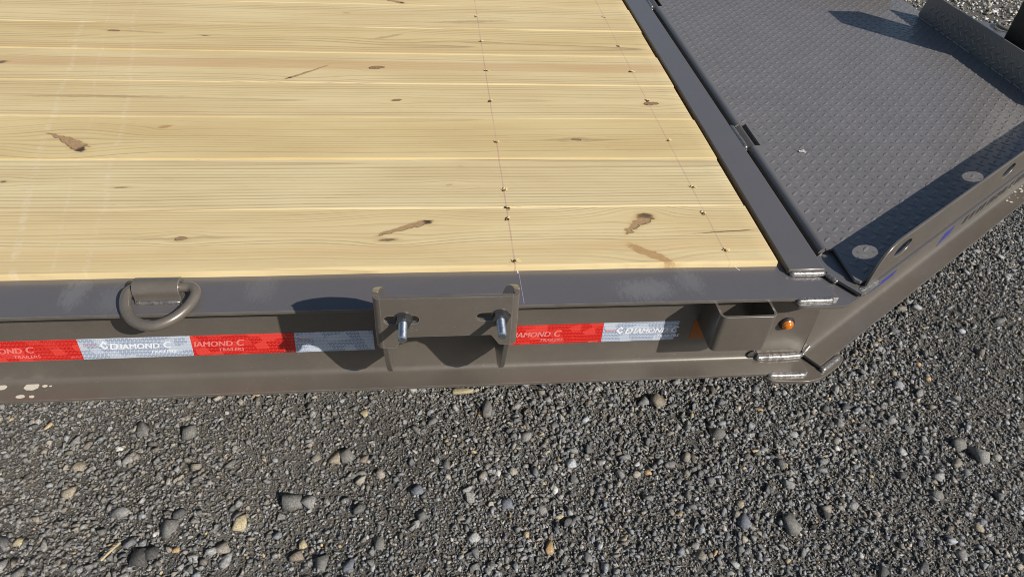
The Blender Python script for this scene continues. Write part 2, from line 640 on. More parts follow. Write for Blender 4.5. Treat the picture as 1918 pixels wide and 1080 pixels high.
side_near = beam("side_rail", lambda s, v, w: (s, YO + v, w), [lambda v, w: XL, lambda v, w: -1.5, lambda v, w: 0.0, side_end], M_FLANGE, trailer)
side_far = beam("side_rail", lambda s, v, w: (s, 2 * YC - YO - v, w), [lambda v, w: XL, side_end], M_STEEL, trailer)


def tongue_map(sign):
    def f(s, v, w):
        p = O + U * s + NO * (.046 - v + (.0075 if w > -.02 and v < .02 else 0.0))
        return (p.x, p.y if sign > 0 else 2 * YC - p.y, w)
    return f


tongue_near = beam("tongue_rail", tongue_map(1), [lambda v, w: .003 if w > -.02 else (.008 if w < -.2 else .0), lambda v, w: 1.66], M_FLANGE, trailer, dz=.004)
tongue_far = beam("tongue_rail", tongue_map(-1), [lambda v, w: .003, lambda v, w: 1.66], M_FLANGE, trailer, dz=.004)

# gusset plates under the corner, rounded outline
def smooth_outline(pts, sub=4):
    return [(p.x, p.y) for p in catmull([(a, b, 0) for a, b in pts], sub)]

g_out = [(.640, .870), (.647, .849)] + smooth_outline([(.652, .846), (.70, .844), (.735, .846), (.768, .864), (.830, .905), (.842, .918)], 4) + [(.842, .930), (.80, .955), (.655, .955)]
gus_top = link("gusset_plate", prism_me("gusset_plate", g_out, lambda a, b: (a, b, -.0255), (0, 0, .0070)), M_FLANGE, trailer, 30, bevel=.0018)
g_bot = [(.648, .872), (.653, .853)] + smooth_outline([(.660, .847), (.70, .844), (.735, .843), (.770, .853), (.815, .880), (.834, .897), (.836, .910)], 4) + [(.80, .94), (.66, .945)]
gus_bot = link("gusset_plate", prism_me("gusset_plate", g_bot, lambda a, b: (a, b, -.2305), (0, 0, .0078)), M_STEEL, trailer, 30, bevel=.0022)

weld("weld_bead", [(.645, .858, -.0165), (.68, .8585, -.0165), (.715, .859, -.0165)], .0048, trailer, 1)
weld("weld_bead", [(.768, .873, -.0150), (.795, .889, -.0150), (.822, .907, -.0145)], .0075, trailer, 2)
weld("weld_bead", [(.655, .860, -.2215), (.69, .859, -.2215), (.735, .859, -.2215)], .0055, trailer, 3)
weld("weld_bead", [(.770, .866, -.2195), (.80, .885, -.2195), (.823, .900, -.2195)], .0060, trailer, 4)
weld("weld_bead", [(.640, .901, -.2120), (.67, .900, -.2110), (.70, .900, -.2110), (.742, .903, -.2110)], .0062, trailer, 5)
weld("weld_bead", [(.742, .904, -.2120), (.752, .913, -.2090), (.764, .921, -.2030)], .0040, trailer, 6)
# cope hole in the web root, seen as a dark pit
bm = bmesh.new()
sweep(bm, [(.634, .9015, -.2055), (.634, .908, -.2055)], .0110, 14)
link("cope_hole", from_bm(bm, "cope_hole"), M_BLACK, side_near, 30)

# cross beam closing the plank deck
CB0, CB1 = .6525, .7245
bm = bmesh.new()
box(bm, CB0, CB1, .926, 2 * YC - .926, -.0115, .0005)
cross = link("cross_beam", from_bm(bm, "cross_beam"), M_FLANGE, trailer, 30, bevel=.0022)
bm = bmesh.new()
box(bm, CB0 + .004, CB0 + .011, .966, 2 * YC - .966, -.215, -.012)
link("cross_beam_web", from_bm(bm, "cross_beam_web"), M_STEEL, cross, 0)
weld("weld_bead", [(.656, .9245, -.0085), (.69, .9235, -.0080), (.726, .9245, -.0085)], .0052, cross, 7)
weld("weld_bead", [(.728, .925, -.010), (.736, .914, -.012), (.741, .903, -.014)], .0046, cross, 8)

# lug between cross beam and deck plate
lug = bmesh.new()
prof = [(.7255, -.004), (.736, -.010), (.745, -.0035), (.752, -.0005), (.757, -.003), (.757, -.018), (.7255, -.018)]
prism(lug, prof, lambda a, b: (a, 1.372, b), (0, .102, 0))
link("hinge_lug", from_bm(lug, "hinge_lug"), M_STEEL, cross, 40, bevel=.0012)
weld("weld_bead", [(.729, 1.369, -.003), (.731, 1.40, -.004), (.729, 1.44, -.003), (.728, 1.474, -.003)], .0052, cross, 9)
lug = bmesh.new()
prism(lug, prof, lambda a, b: (a, 2.276, b), (0, .102, 0))
link("hinge_lug", from_bm(lug, "hinge_lug"), M_STEEL, cross, 40, bevel=.0012)
weld("weld_bead", [(.729, 2.273, -.003), (.731, 2.31, -.004), (.728, 2.378, -.003)], .0052, cross, 19)

# ------------------------------------------------------------------ planks
PW = .184
P0 = .951
KNOTS = {
    0: [(-.112, 1.050, -.006, 1.093, .020, 'spike'), (-.108, 1.031, -.070, 1.036, .008, 'dark'),
        (.366, 1.044, .428, 1.108, .032, 'spike'), (.400, 1.098, .436, 1.104, .015, 'dark'), (.440, .948, .362, 1.012, .022, 'pale'),
        (-.470, 1.045, -.450, 1.047, .011, 'round'), (-.56, 1.044, -.36, 1.05, .007, 'streak'), (.50, 1.040, .645, 1.052, .004, 'dark')],
    1: [(-.848, 1.238, -.836, 1.237, .008, 'dark'), (-.632, 1.214, -.600, 1.216, .004, 'dark'),
        (.02, 1.216, .04, 1.22, .006, 'streak')],
    2: [(-.830, 1.432, -.728, 1.358, .030, 'spike'), (-.612, 1.452, -.582, 1.462, .012, 'pale'),
        (.24, 1.402, .43, 1.402, .010, 'streak'), (.318, 1.402, .340, 1.402, .009, 'round')],
    3: [(-.100, 1.594, -.078, 1.598, .010, 'round'), (.536, 1.585, .574, 1.588, .017, 'round'),
        (-1.0, 1.60, -.56, 1.606, .012, 'streak')],
    4: [(-.272, 1.790, -.372, 1.704, .010, 'spike'), (-.165, 1.778, -.128, 1.784, .016, 'round'),
        (-1.10, 1.77, -1.06, 1.79, .018, 'dark')],
    5: [(-.92, 2.004, -.72, 1.984, .012, 'streak'), (-.89, 1.998, -.86, 1.996, .01, 'round'), (-.18, 1.962, -.075, 2.012, .016, 'streak'),
        (.06, 1.962, .18, 1.945, .007, 'streak'), (-.64, 1.975, -.61, 1.97, .006, 'dark')],
    6: [(-.27, 2.16, -.24, 2.162, .006, 'dark'), (.0, 2.10, .26, 2.125, .02, 'streak')],
    7: [(-.165, 2.30, -.085, 2.255, .022, 'spike')],
    8: [(.1, 2.5, .14, 2.5, .02, 'round')],
    9: [(-.4, 2.7, -.35, 2.71, .02, 'round')],
}
WPAR = {0: (.905, .045, .012, 120, (1.02, 1.02, 1.02)), 1: (1.30, .012, .010, 92, (1.02, 1.05, 1.10)),
        2: (1.50, .026, .020, 105, (.97, .945, .88)), 3: (1.592, .016, .018, 92, (1.0, 1.0, .99)),
        4: (1.93, .04, .014, 100, (1.0, 1.0, 1.0)), 5: (1.93, .022, .026, 78, (.97, .945, .88)),
        6: (2.13, .008, .020, 72, (1.02, 1.02, 1.02)), 7: (2.36, .03, .01, 80, (1.02, 1.0, .97)),
        8: (2.52, .03, .01, 90, (1, 1, 1)), 9: (2.70, .03, .01, 90, (1, 1, 1))}
BANDS = {4: [(1.795, .030, .45, (.52, .315, .155))], 0: [(1.005, .016, .25, (.58, .37, .17))], 5: [(1.90, .02, .2, (.55, .36, .18))]}
SCREWS = {0: [(.142, .965), (.140, 1.094), (.145, 1.131), (.549, .986), (.542, 1.107)], 1: [(.143, 1.195), (.548, 1.202)],
          2: [(.142, 1.390), (.549, 1.398)], 3: [(.142, 1.591), (.548, 1.600)], 4: [(.144, 1.767), (.544, 1.771)],
          5: [(.142, 1.963), (.545, 1.945)], 6: [(.137, 2.152), (.547, 2.170)], 7: [(.14, 2.33), (.547, 2.33)],
          8: [(.14, 2.52), (.547, 2.52)], 9: [(.14, 2.70), (.547, 2.70)]}
PENDS = [.6415, .6395, .6425, .6405, .6430, .6400, .6420, .6398, .641, .641]


def plank_mesh(i, y0, y1, xe):
    """board with eased, slightly wavy edges; cross sections along x"""
    rr = random.Random(100 + i)
    xs = list(np.concatenate([np.linspace(XL, -1.3, 12), np.linspace(-1.2, xe - .004, 64), [xe]]))
    ph = [rr.uniform(0, 6) for _ in range(4)]
    dzb = rr.uniform(-.0006, .0006)
    bm = bmesh.new()
    rings = []
    for j, x in enumerate(xs):
        wv0 = .0007 * math.sin(x * 5.1 + ph[0]) + .0005 * math.sin(x * 13.7 + ph[1])
        wv1 = .0007 * math.sin(x * 4.3 + ph[2]) + .0005 * math.sin(x * 11.9 + ph[3])
        e = .0046 + .0012 * math.sin(x * 6.7 + ph[1]) + .0008 * math.sin(x * 19 + ph[2])
        a, b = y0 + .0009 + wv0, y1 - .0009 + wv1
        zt = dzb + .0005 * math.sin(x * 2 + ph[2])
        drop = 0.0 if j < len(xs) - 1 else .0012
        sec = [(a, -.038), (a, zt - e * 1.05), (a + e * .32, zt - e * .34), (a + e * .95, zt - drop), (a + e * .95 + .0010, zt - drop)]
        for q in range(1, 8):
            t = q / 8
            sec.append((a + (b - a) * t, zt - drop))
        sec += [(b - .0030, zt - drop), (b - .0020, zt - drop), (b - .0007, zt - .0007), (b, zt - .0022), (b, -.038)]
        rings.append([bm.verts.new(up((x, yy, zz))) for yy, zz in sec])
    for r0, r1 in zip(rings[:-1], rings[1:]):
        for q in range(len(r0) - 1):
            bm.faces.new((r0[q], r0[q + 1], r1[q + 1], r1[q]))
        bm.faces.new((r0[-1], r0[0], r1[0], r1[-1]))
    bm.faces.new(rings[0])
    bm.faces.new(list(reversed(rings[-1])))
    return from_bm(bm, "plank")


def screw_mesh(seed):
    """splintered pit where a screw was driven under the surface"""
    rr = random.Random(seed)
    bm = bmesh.new()
    n = 9
    ring = []
    for q in range(n):
        a = 2 * math.pi * q / n
        r = .0042 * rr.uniform(.6, 1.35)
        ring.append(bm.verts.new((r * 1.35 * math.cos(a), r * math.sin(a), .0004)))
    c = bm.verts.new((0, 0, .0003))
    for q in range(n):
        f = bm.faces.new((c, ring[q], ring[(q + 1) % n]))
        f.material_index = 0
    for q in range(8):       # raised splinters
        a = rr.uniform(0, 2 * math.pi)
        r0 = rr.uniform(.001, .004)
        L = rr.uniform(.003, .007)
        w = rr.uniform(.0008, .0016)
        x0, y0 = r0 * math.cos(a), r0 * math.sin(a)
        d = Vector((math.cos(a) * 1.4, math.sin(a) * .7, 0))
        s = Vector((-d.y, d.x, 0)).normalized() * w
        p = Vector((x0, y0, .0005))
        vs = [bm.verts.new(p - s), bm.verts.new(p + s), bm.verts.new(p + d * L * .6 + s * .6 + Vector((0, 0, .0016))),
              bm.verts.new(p + d * L + Vector((0, 0, .0004)))]
        f = bm.faces.new(vs)
        f.material_index = 1
    me = bpy.data.meshes.new("screw_hole")
    bm.to_mesh(me)
    bm.free()
    me.materials.append(M_HOLE)
    me.materials.append(M_TORN)
    return me


SCREW_MESHES = [screw_mesh(s) for s in range(8)]
for i in range(10):
    yc, h, tilt, freq, warm = WPAR[i]
    mat = wood_material(i, yc, h, tilt, freq, warm, KNOTS.get(i, []), BANDS.get(i, ()))
    pk = link("plank", plank_mesh(i, P0 + PW * i, P0 + PW * (i + 1), PENDS[i]), mat, trailer, 35)
    for j, (sx, sy) in enumerate(SCREWS[i]):
        so = bpy.data.objects.new("screw_hole", SCREW_MESHES[(i * 3 + j) % 8])
        COL.objects.link(so)
        so.parent = pk
        so.location = (sx, sy, ZD + .0008)
        so.rotation_euler = (0, 0, (i * 1.3 + j) % 3)

# ------------------------------------------------------------------ tread plate deck in front
def tread(bm, M, L=.0122, W=.0046, H=.0011):
    """one raised lens-shaped bar; M maps local to deck coordinates"""
    base, top = [], []
    n = 10
    for q in range(n):
        a = 2 * math.pi * q / n
        cx, cy = math.cos(a), math.sin(a)
        sx = L * cx
        sy = W * cy * (1 - .35 * cx * cx)
        base.append(bm.verts.new(up(M @ Vector((sx, sy, 0)))))
        top.append(bm.verts.new(up(M @ Vector((sx * .86, sy * .72, H)))))
    for q in range(n):
        bm.faces.new((base[q], base[(q + 1) % n], top[(q + 1) % n], top[q]))
    bm.faces.new(top)


RAIL0 = Vector((.834, .923, 0)) + NO * .004
def rail_pt(s, z, off=0.0):
    p = RAIL0 + U * s + NO * off
    return Vector((p.x, p.y, z))

ZP = .0022
s_end = .985
pe = rail_pt(s_end, 0, -.004)
wall_x = 1.655
wy0, wy1 = 1.505, 2 * YC - 1.505
rc0 = rail_pt(-.062, 0, -.004)
outline = [(.752, .984), (.767, .984), (.7675, .970), (.766, .893), (.7735, .8865), (rc0.x, rc0.y), (pe.x, pe.y), (wall_x, wy0), (wall_x, wy1), (1.690, wy1 + .030),
           (pe.x + .03, 2 * YF - pe.y + .03)]
outline += [(rc0.x, 2 * YF - rc0.y), (.752, 2 * YF - .984), (.752, 2.380), (.766, 2.380), (.766, 2.276), (.752, 2.276),
            (.752, 1.478), (.766, 1.478), (.766, 1.374), (.752, 1.374)]
bm = bmesh.new()
prism(bm, outline, lambda a, b: (a, b, ZP - .0055), (0, 0, .0055))
# rolled left edge between the notches
for (ya, yb) in ((.985, 1.374), (1.478, 2.276), (2.380, 2 * YF - .985)):
    r = .012
    arc = [(.752 - r * math.sin(a), ZP - r + r * math.cos(a)) for a in [q / 6 * math.pi / 2 for q in range(7)]]
    arc += [(.740, -.045)]
    inner = [(.752 - (r - .0055) * math.sin(a), ZP - r + (r - .0055) * math.cos(a)) for a in [q / 6 * math.pi / 2 for q in range(6, -1, -1)]]
    prism(bm, arc + [(.7455, -.045)] + inner, lambda a, b: (a, ya + .0004, b), (0, yb - ya - .0008, 0))
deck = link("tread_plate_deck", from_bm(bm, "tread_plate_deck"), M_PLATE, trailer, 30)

# raised bars of the deck plate
bm = bmesh.new()
def inside(x, y):
    return geometry.intersect_point_tri_2d is not None and _pip(x, y)
def _pip(x, y):
    c = False
    n = len(outline)
    for i in range(n):
        x0, y0 = outline[i]
        x1, y1 = outline[(i + 1) % n]
        if (y0 > y) != (y1 > y) and x < (x1 - x0) * (y - y0) / (y1 - y0) + x0:
            c = not c
    return c
LX, LY = .0325, .0320
for fam, (ox, oy, ang) in enumerate(((.897, 1.430, math.radians(42)), (.8805, 1.414, math.radians(-42)))):
    for a in range(-8, 30):
        for b in range(-20, 48):
            x, y = ox + a * LX, oy + b * LY
            e = .010
            if all(_pip(x + dx, y + dy) for dx, dy in ((e, e), (-e, e), (e, -e), (-e, -e))):
                M = Matrix.Translation((x, y, ZP - .0003)) @ Matrix.Rotation(ang, 4, 'Z')
                tread(bm, M)
tr = link("raised_tread", from_bm(bm, "raised_tread"), M_PLATE, deck, 55)
tr['kind'] = 'stuff'

# near rail of the tray: upturned sheet with slotted holes
def slot_poly(cs, cz, a, b, n=20):
    return [(cs + a * math.cos(2 * math.pi * q / n), cz + b * math.sin(2 * math.pi * q / n)) for q in range(n)]

rail_out = [(-.066, -.004), (s_end, -.004), (s_end, .077), (.000, .077), (-.016, .0755), (-.030, .0705), (-.042, .0625), (-.051, .052), (-.058, .038), (-.063, .020), (-.066, .002)]
rail_holes = [slot_poly(.030, .043, .031, .0165), slot_poly(.505, .043, .031, .0165)]
def upright(name, sign):
    def to3(s, z):
        p = rail_pt(s, z)
        return (p.x, p.y if sign > 0 else 2 * YF - p.y, z)
    d = NO * .005
    dv = (d.x, d.y if sign > 0 else -d.y, 0)
    o = link(name, prism_me(name, rail_out, to3, dv, rail_holes), M_STEEL, trailer, 30, bevel=.0010)
    return o
up_near = upright("tray_side", 1)
up_far = upright("tray_side", -1)
bm = bmesh.new()
for a in range(-2, 32):
    for b in range(2):
        for fam, ang in ((0, 42), (1, -42)):
            s = .02 + a * .0325 + fam * .016
            z = .016 + b * .032 + fam * .016
            if z > .068 or s > s_end - .015 or s < .0:
                continue
            if any(((s - h) / .043) ** 2 + ((z - .043) / .028) ** 2 < 1 for h in (.030, .505)):
                continue
            p = rail_pt(s, z, .0)
            X = U.copy(); Zv = -NO; Yv = Zv.cross(X)
            M = Matrix(((X.x, Yv.x, Zv.x, p.x), (X.y, Yv.y, Zv.y, p.y), (X.z, Yv.z, Zv.z, p.z), (0, 0, 0, 1))) @ Matrix.Rotation(math.radians(ang), 4, 'Z')
            tread(bm, M)
t2 = link("raised_tread", from_bm(bm, "raised_tread"), M_PLATE, up_near, 55)
t2['kind'] = 'stuff'

# front wall of the tray
WH = .086
bm = bmesh.new()
prism(bm, [(wy0 + .015, ZP - .002), (wy1 - .005, ZP - .002), (wy1 + .004, .010), (wy1 - .004, .030), (wy1 - .016, WH), (wy0 + .015, WH)], lambda a, b: (wall_x, a, b), (.0055, 0, 0))
wall = link("tray_front", from_bm(bm, "tray_front"), M_PLATE, trailer, 30, bevel=.001)
bm = bmesh.new()
for a in range(0, 26):
    for b in range(3):
        for fam, ang in ((0, 42), (1, -42)):
            yy = wy0 + .03 + a * .0325 + fam * .016
            z = .014 + b * .032 + fam * .016
            if z > WH - .008 or yy > wy1 - .02:
                continue
            M = Matrix(((0, 0, -1, wall_x), (-1, 0, 0, yy), (0, 1, 0, z), (0, 0, 0, 1))) @ Matrix.Rotation(math.radians(ang), 4, 'Z')
            tread(bm, M)
t3 = link("raised_tread", from_bm(bm, "raised_tread"), M_PLATE, wall, 55)
t3['kind'] = 'stuff'
rr = random.Random(3)
bm = bmesh.new()
yy = wy0 + .05
while yy < wy1 - .03:
    L = rr.uniform(.012, .035)
    if not (1.86 < yy < 1.90):
        sweep(bm, [(wall_x - .002, yy, ZP + .001), (wall_x - .0025, yy + L / 2, ZP + .0014), (wall_x - .002, yy + L, ZP + .001)], .0017, 6)
    yy += L + rr.uniform(.002, .012)
link("weld_seam", from_bm(bm, "weld_seam"), M_WELD, wall, 60)["kind"] = "stuff"

# tongue top plate beyond the tray and the jack post on it
bm = bmesh.new()
prism(bm, [(1.668, 1.45), (2.25, 1.78), (2.25, 1.96), (1.905, 2.275), (1.80, 2.33), (1.70, 2.24), (1.668, 2.20)], lambda a, b: (a, b, -.024), (0, 0, .006))
tp = link("tongue_plate", from_bm(bm, "tongue_plate"), M_STEEL, trailer, 30, bevel=.001)
bm = bmesh.new()
ringp = catmull([(1.935, 2.20, -.008), (1.975, 2.235, -.008), (2.02, 2.235, -.006), (2.03, 2.19, -.004), (1.99, 2.15, -.006), (1.94, 2.16, -.008)], 6, True)
sweep(bm, ringp, .005, 8, True)
link("chain_loop", from_bm(bm, "chain_loop"), M_STEEL, tp, 60)

bm = bmesh.new()
prism(bm, [(1.705, 1.783), (1.825, 1.783), (1.825, 1.893), (1.705, 1.893)], lambda a, b: (a, b, -.018), (0, 0, .423))
prism(bm, [(1.735, 1.808), (1.795, 1.808), (1.795, 1.868), (1.735, 1.868)], lambda a, b: (a, b, -.58), (0, 0, .555))
post = link("jack_post", from_bm(bm, "jack_post"), M_DARK, trailer, 30, bevel=.003)
bm = bmesh.new()
prism(bm, [(1.69, 1.763), (1.84, 1.763), (1.84, 1.913), (1.69, 1.913)], lambda a, b: (a, b, -.640), (0, 0, .060))
link("jack_foot", from_bm(bm, "jack_foot"), M_DARK, post, 30, bevel=.003)

# ------------------------------------------------------------------ details on the side rail
# lashing ring
bm = bmesh.new()
prof = []
R0, cyb, czb = .0175, .906, .0052
for q in range(13):
    a = math.radians(205 - q * 230 / 12)
    prof.append((cyb + R0 * math.cos(a), czb + R0 * math.sin(a)))
prof += [(.9205, ZT), (.8875, ZT)]
prism(bm, prof, lambda a, b: (-.4965, a, b), (.0735, 0, 0), holes=[[(cyb + .0098 * math.cos(2 * math.pi * q / 14), czb + .0098 * math.sin(2 * math.pi * q / 14)) for q in range(14)]])
strap = link("lashing_bracket", from_bm(bm, "lashing_bracket"), M_STEEL, trailer, 45, bevel=.0012)
weld("weld_bead", [(-.4955, .8868, -.0105), (-.46, .8865, -.0105), (-.4245, .8868, -.0105)], .0032, strap, 11)
bm = bmesh.new()
ring = catmull([(-.490, .906, .0052), (-.46, .906, .0052), (-.43, .906, .0052), (-.410, .907, .0050), (-.3995, .898, .0042), (-.3985, .884, .0012), (-.4090, .860, -.004),
                (-.4280, .841, -.008), (-.452, .832, -.0105), (-.477, .838, -.0095), (-.497, .856, -.005), (-.5060, .880, .0005), (-.5045, .899, .0040)], 6, True)
sweep(bm, ring, .0089, 16, True)
link("d_ring", from_bm(bm, "d_ring"), M_STEEL, strap, 80)

# bolted C bracket (spare wheel carrier foot)
BY = .702
T = .006
bx0, bx1 = -.0885, .1155
bm = bmesh.new()
face = [(bx0 + .010, .058), (bx0 + .028, .058), (-.050, .080), (.077, .080), (bx1 - .026, .060), (bx1 - .010, .058), (bx1 - .010, .155), (bx0 + .010, .155)]
def slotp(cx, cz, L, r, n=8):
    p = []
    for q in range(n + 1):
        a = -math.pi / 2 + math.pi * q / n
        p.append((cx + L + r * math.cos(a), cz + r * math.sin(a)))
    for q in range(n + 1):
        a = math.pi / 2 + math.pi * q / n
        p.append((cx - L + r * math.cos(a), cz + r * math.sin(a)))
    return p
prism(bm, face, lambda a, b: (a, BY, b), (0, T, 0), holes=[slotp(-.0505, .1145, .017, .0080), slotp(.0795, .1165, .017, .0080)])
# rounded vertical corners
for sx, sgn in ((bx0, 1), (bx1, -1)):
    rad = .010
    cx = sx + sgn * rad
    arc_o = [(cx - sgn * rad * math.sin(a), BY + rad - rad * math.cos(a)) for a in [q / 6 * math.pi / 2 for q in range(7)]]
    arc_i = [(cx - sgn * (rad - T) * math.sin(a), BY + rad - (rad - T) * math.cos(a)) for a in [q / 6 * math.pi / 2 for q in range(6, -1, -1)]]
    prism(bm, arc_o + arc_i, lambda a, b: (a, b, .0585), (0, 0, .096))
bmesh.ops.remove_doubles(bm, verts=bm.verts, dist=.0002)
brk = link("mounting_bracket", from_bm(bm, "mounting_bracket"), M_STEEL, trailer, 35)
ear = [(.712, .1605), (.728, .152), (.745, .139), (.768, .119), (.790, .098), (.810, .075), (.828, .052), (.845, .022), (.857, -.006), (.857, -.0195), (.9045, -.0195), (.9045, -.155),
       (.880, -.153), (.845, -.146), (.825, -.130), (.810, -.108), (.798, -.080), (.785, -.045), (.770, -.005), (.752, .025), (.730, .046), (.712, .058)]
for sx, sgn in ((bx0, 1), (bx1, -1)):
    bm = bmesh.new()
    prism(bm, ear, lambda a, b: (sx, a, b), (sgn * .0088, 0, 0))
    link("bracket_side", from_bm(bm, "bracket_side"), M_STEEL, brk, 35, bevel=.001)

def bolt_mesh():
    bm = bmesh.new()
    n = 20
    pts, rads = [], []
    L = .048
    for q in range(61):
        t = q / 60
        pts.append(Vector((0, .006 - L * t, -ZD)))
        rad = .0062 + (.00022 if q % 2 else -.00022)
        if t > .955:
            rad = .0050
        rads.append(rad)
    sweep(bm, pts, rads, n)
    for f in bm.faces:
        f.material_index = 0
    k0 = len(bm.faces)
    bm2 = [(0.0115 * math.cos(math.pi / 3 * q + .2), .0115 * math.sin(math.pi / 3 * q + .2)) for q in range(6)]
    prism(bm, bm2, lambda a, b: (a, -.0105, b - ZD), (0, .009, 0))
    bm3 = [(0.0135 * math.cos(math.pi / 10 * q), .0135 * math.sin(math.pi / 10 * q)) for q in range(20)]
    prism(bm, bm3, lambda a, b: (a, -.0014, b - ZD), (0, .0014, 0))
    bm.faces.ensure_lookup_table()
    for f in bm.faces[k0:]:
        f.material_index = 1
    me = from_bm(bm, "bolt")
    me.materials.append(M_ZINC)
    me.materials.append(M_NUT)
    finish(me, 35)
    return me
BM = bolt_mesh()
for bx, bz in ((-.0480, .1165), (.0885, .1180)):
    o = bpy.data.objects.new("bolt", BM)
    COL.objects.link(o)
    o.parent = brk
    o.location = (bx, BY - .0001, bz + ZD)

# stake pocket
bm = bmesh.new()
px0, px1, pyf, pr, pt = .4975, .6035, .830, .012, .0048
def pocket_prof(x0, x1, yf, r):
    p = [(x0, .9055)]
    for q in range(7):
        a = q / 6 * math.pi / 2
        p.append((x0 + r - r * math.cos(a), yf + r - r * math.sin(a)))
    for q in range(7):
        a = q / 6 * math.pi / 2
        p.append((x1 - r + r * math.sin(a), yf + r - r * math.cos(a)))
    p.append((x1, .9055))
    return p
po = pocket_prof(px0, px1, pyf, pr)
pi_ = pocket_prof(px0 + pt, px1 - pt, pyf + pt, pr - pt)
prism(bm, po + list(reversed(pi_)), lambda a, b: (a, b, -.112), (0, 0, .086))
link("stake_pocket", from_bm(bm, "stake_pocket"), M_STEEL, trailer, 35, bevel=.0008)

# marker light
bm = bmesh.new()
sweep(bm, [(.6795, .9062, -.1195), (.6795, .9025, -.1195), (.6795, .9005, -.1195)], [.0155, .0150, .0125], 24)
ml = link("marker_light", from_bm(bm, "marker_light"), M_RUBBER, trailer, 40)
bm = bmesh.new()
pts, rads = [], []
for q in range(9):
    a = q / 8 * math.pi / 2
    pts.append((.6795, .9015 - .0095 * math.sin(a), -.1195))
    rads.append(.0110 * math.cos(a) * (1.05 if q % 2 else .95) + .0004)
sweep(bm, pts, rads, 24)
link("lens", from_bm(bm, "lens"), M_AMBER, ml, 25)

# conspicuity tape on the web
def ztop(x):
    return -.1075 + .0045 * x
def tape(x0, x1, mat, sk0=.004, sk1=.004, name="reflective_tape"):
    bm = bmesh.new()
    H = .0508
    q = [(x0, ztop(x0)), (x1, ztop(x1)), (x1 + sk1, ztop(x1) - H), (x0 + sk0, ztop(x0) - H)]
    prism(bm, q, lambda a, b: (a, .9055, b), (0, .0006, 0))
    return link(name, from_bm(bm, name), mat, trailer, 0)
tapes = [tape(-1.20, -.815, M_WHITE), tape(-.8148, -.6282, M_RED, .004, -.004), tape(-.628, -.4385, M_WHITE, -.004, -.004), tape(-.4383, -.2585, M_RED, -.004, -.003),
         tape(-.2583, -.118, M_WHITE, -.003, 0), tape(.118, .3125, M_RED, 0, .001), tape(.3127, .4605, M_WHITE, .001, -.003)]
tape(.4885, .52, M_AMBERTAPE, .001, 0, "amber_reflector")

def text_mesh(body, size, shear=.25, bold=.0):
    cu = bpy.data.curves.new("text", 'FONT')
    cu.body = body
    cu.size = size
    cu.shear = shear
    cu.offset = bold * size
    cu.space_character = 1.02
    cu.resolution_u = 3
    ob = bpy.data.objects.new("text", cu)
    me = bpy.data.meshes.new_from_object(ob)
    bpy.data.objects.remove(ob)
    return me
def text_row(pieces, x, z, mat, parent, name="lettering", xscale=1.0):
    """pieces: (string, size); laid left to right on the web"""
    vs, fs = [], []
    cx = x
    for body, size in pieces:
        me = text_mesh(body, size)
        xs = [v.co.x for v in me.vertices]
        w = max(xs) - min(xs)
        b0 = len(vs)
        if body == "C":
            cx += size * .22
        for strike in range(4):                 # struck four times side by side for heavy letters
            b0 = len(vs)
            for v in me.vertices:
                X = cx + (v.co.x - min(xs)) * xscale + strike * size * .026
                vs.append((X, .9046 - strike * .00004, z + v.co.y + ZD + .0045 * (X - x)))
            for p in me.polygons:
                fs.append([b0 + q for q in p.vertices])
        cx += w * xscale + size * .14
    me = bpy.data.meshes.new(name)
    me.from_pydata(vs, [], fs)
    return link(name, me, mat, parent, 0)
def brand(x, z, mat, parent, s=1.0):
    text_row([("D", .0220 * s), ("IAMOND", .0186 * s), ("C", .0220 * s)], x, z, mat, parent, xscale=.885)
    text_row([("TRAILERS", .0105 * s)], x + .066 * s, z - .0125 * s, mat, parent)
brand(-.8105, -.1405, M_PINK, tapes[1])
brand(-.5795, -.1370, M_WPRINT, tapes[2])
text_row([("IAMOND", .0186), ("C", .0220)], -.4365, -.1365, M_PINK, tapes[3], xscale=.885)
text_row([("TRAILERS", .0105)], -.3955, -.149, M_PINK, tapes[3])
brand(.127, -.1370, M_PINK, tapes[5])
brand(.356, -.1350, M_WPRINT, tapes[6])
for tp_, x in ((tapes[2], -.622), (tapes[6], .318), (tapes[4], -.253)):
    text_row([("DOT-C2", .0055)], x, -.128, M_PINK, tp_, "print_code")
for tp_, x in ((tapes[1], -.652), (tapes[3], -.282), (tapes[5], .288)):
    text_row([("DOT-C2", .0048)], x, -.1555, M_PINK, tp_, "print_code")
# small diamond mark in front of the words
def diamond(x, z, mat, parent):
    bm = bmesh.new()
    o_ = [(x + .75 * a - .001, z + .8 * b) for a, b in ((-.009, 0), (.003, .013), (.010, .006), (.006, .003), (.003, .007), (-.003, 0), (.003, -.006), (.008, -.002), (.010, -.006), (.002, -.012))]
    prism(bm, o_, lambda a, b: (a, .9046, b), (0, .0003, 0))
    link("emblem", from_bm(bm, "emblem"), mat, parent, 0)
diamond(-.588, -.127, M_WPRINT, tapes[2])
diamond(.346, -.126, M_WPRINT, tapes[6])

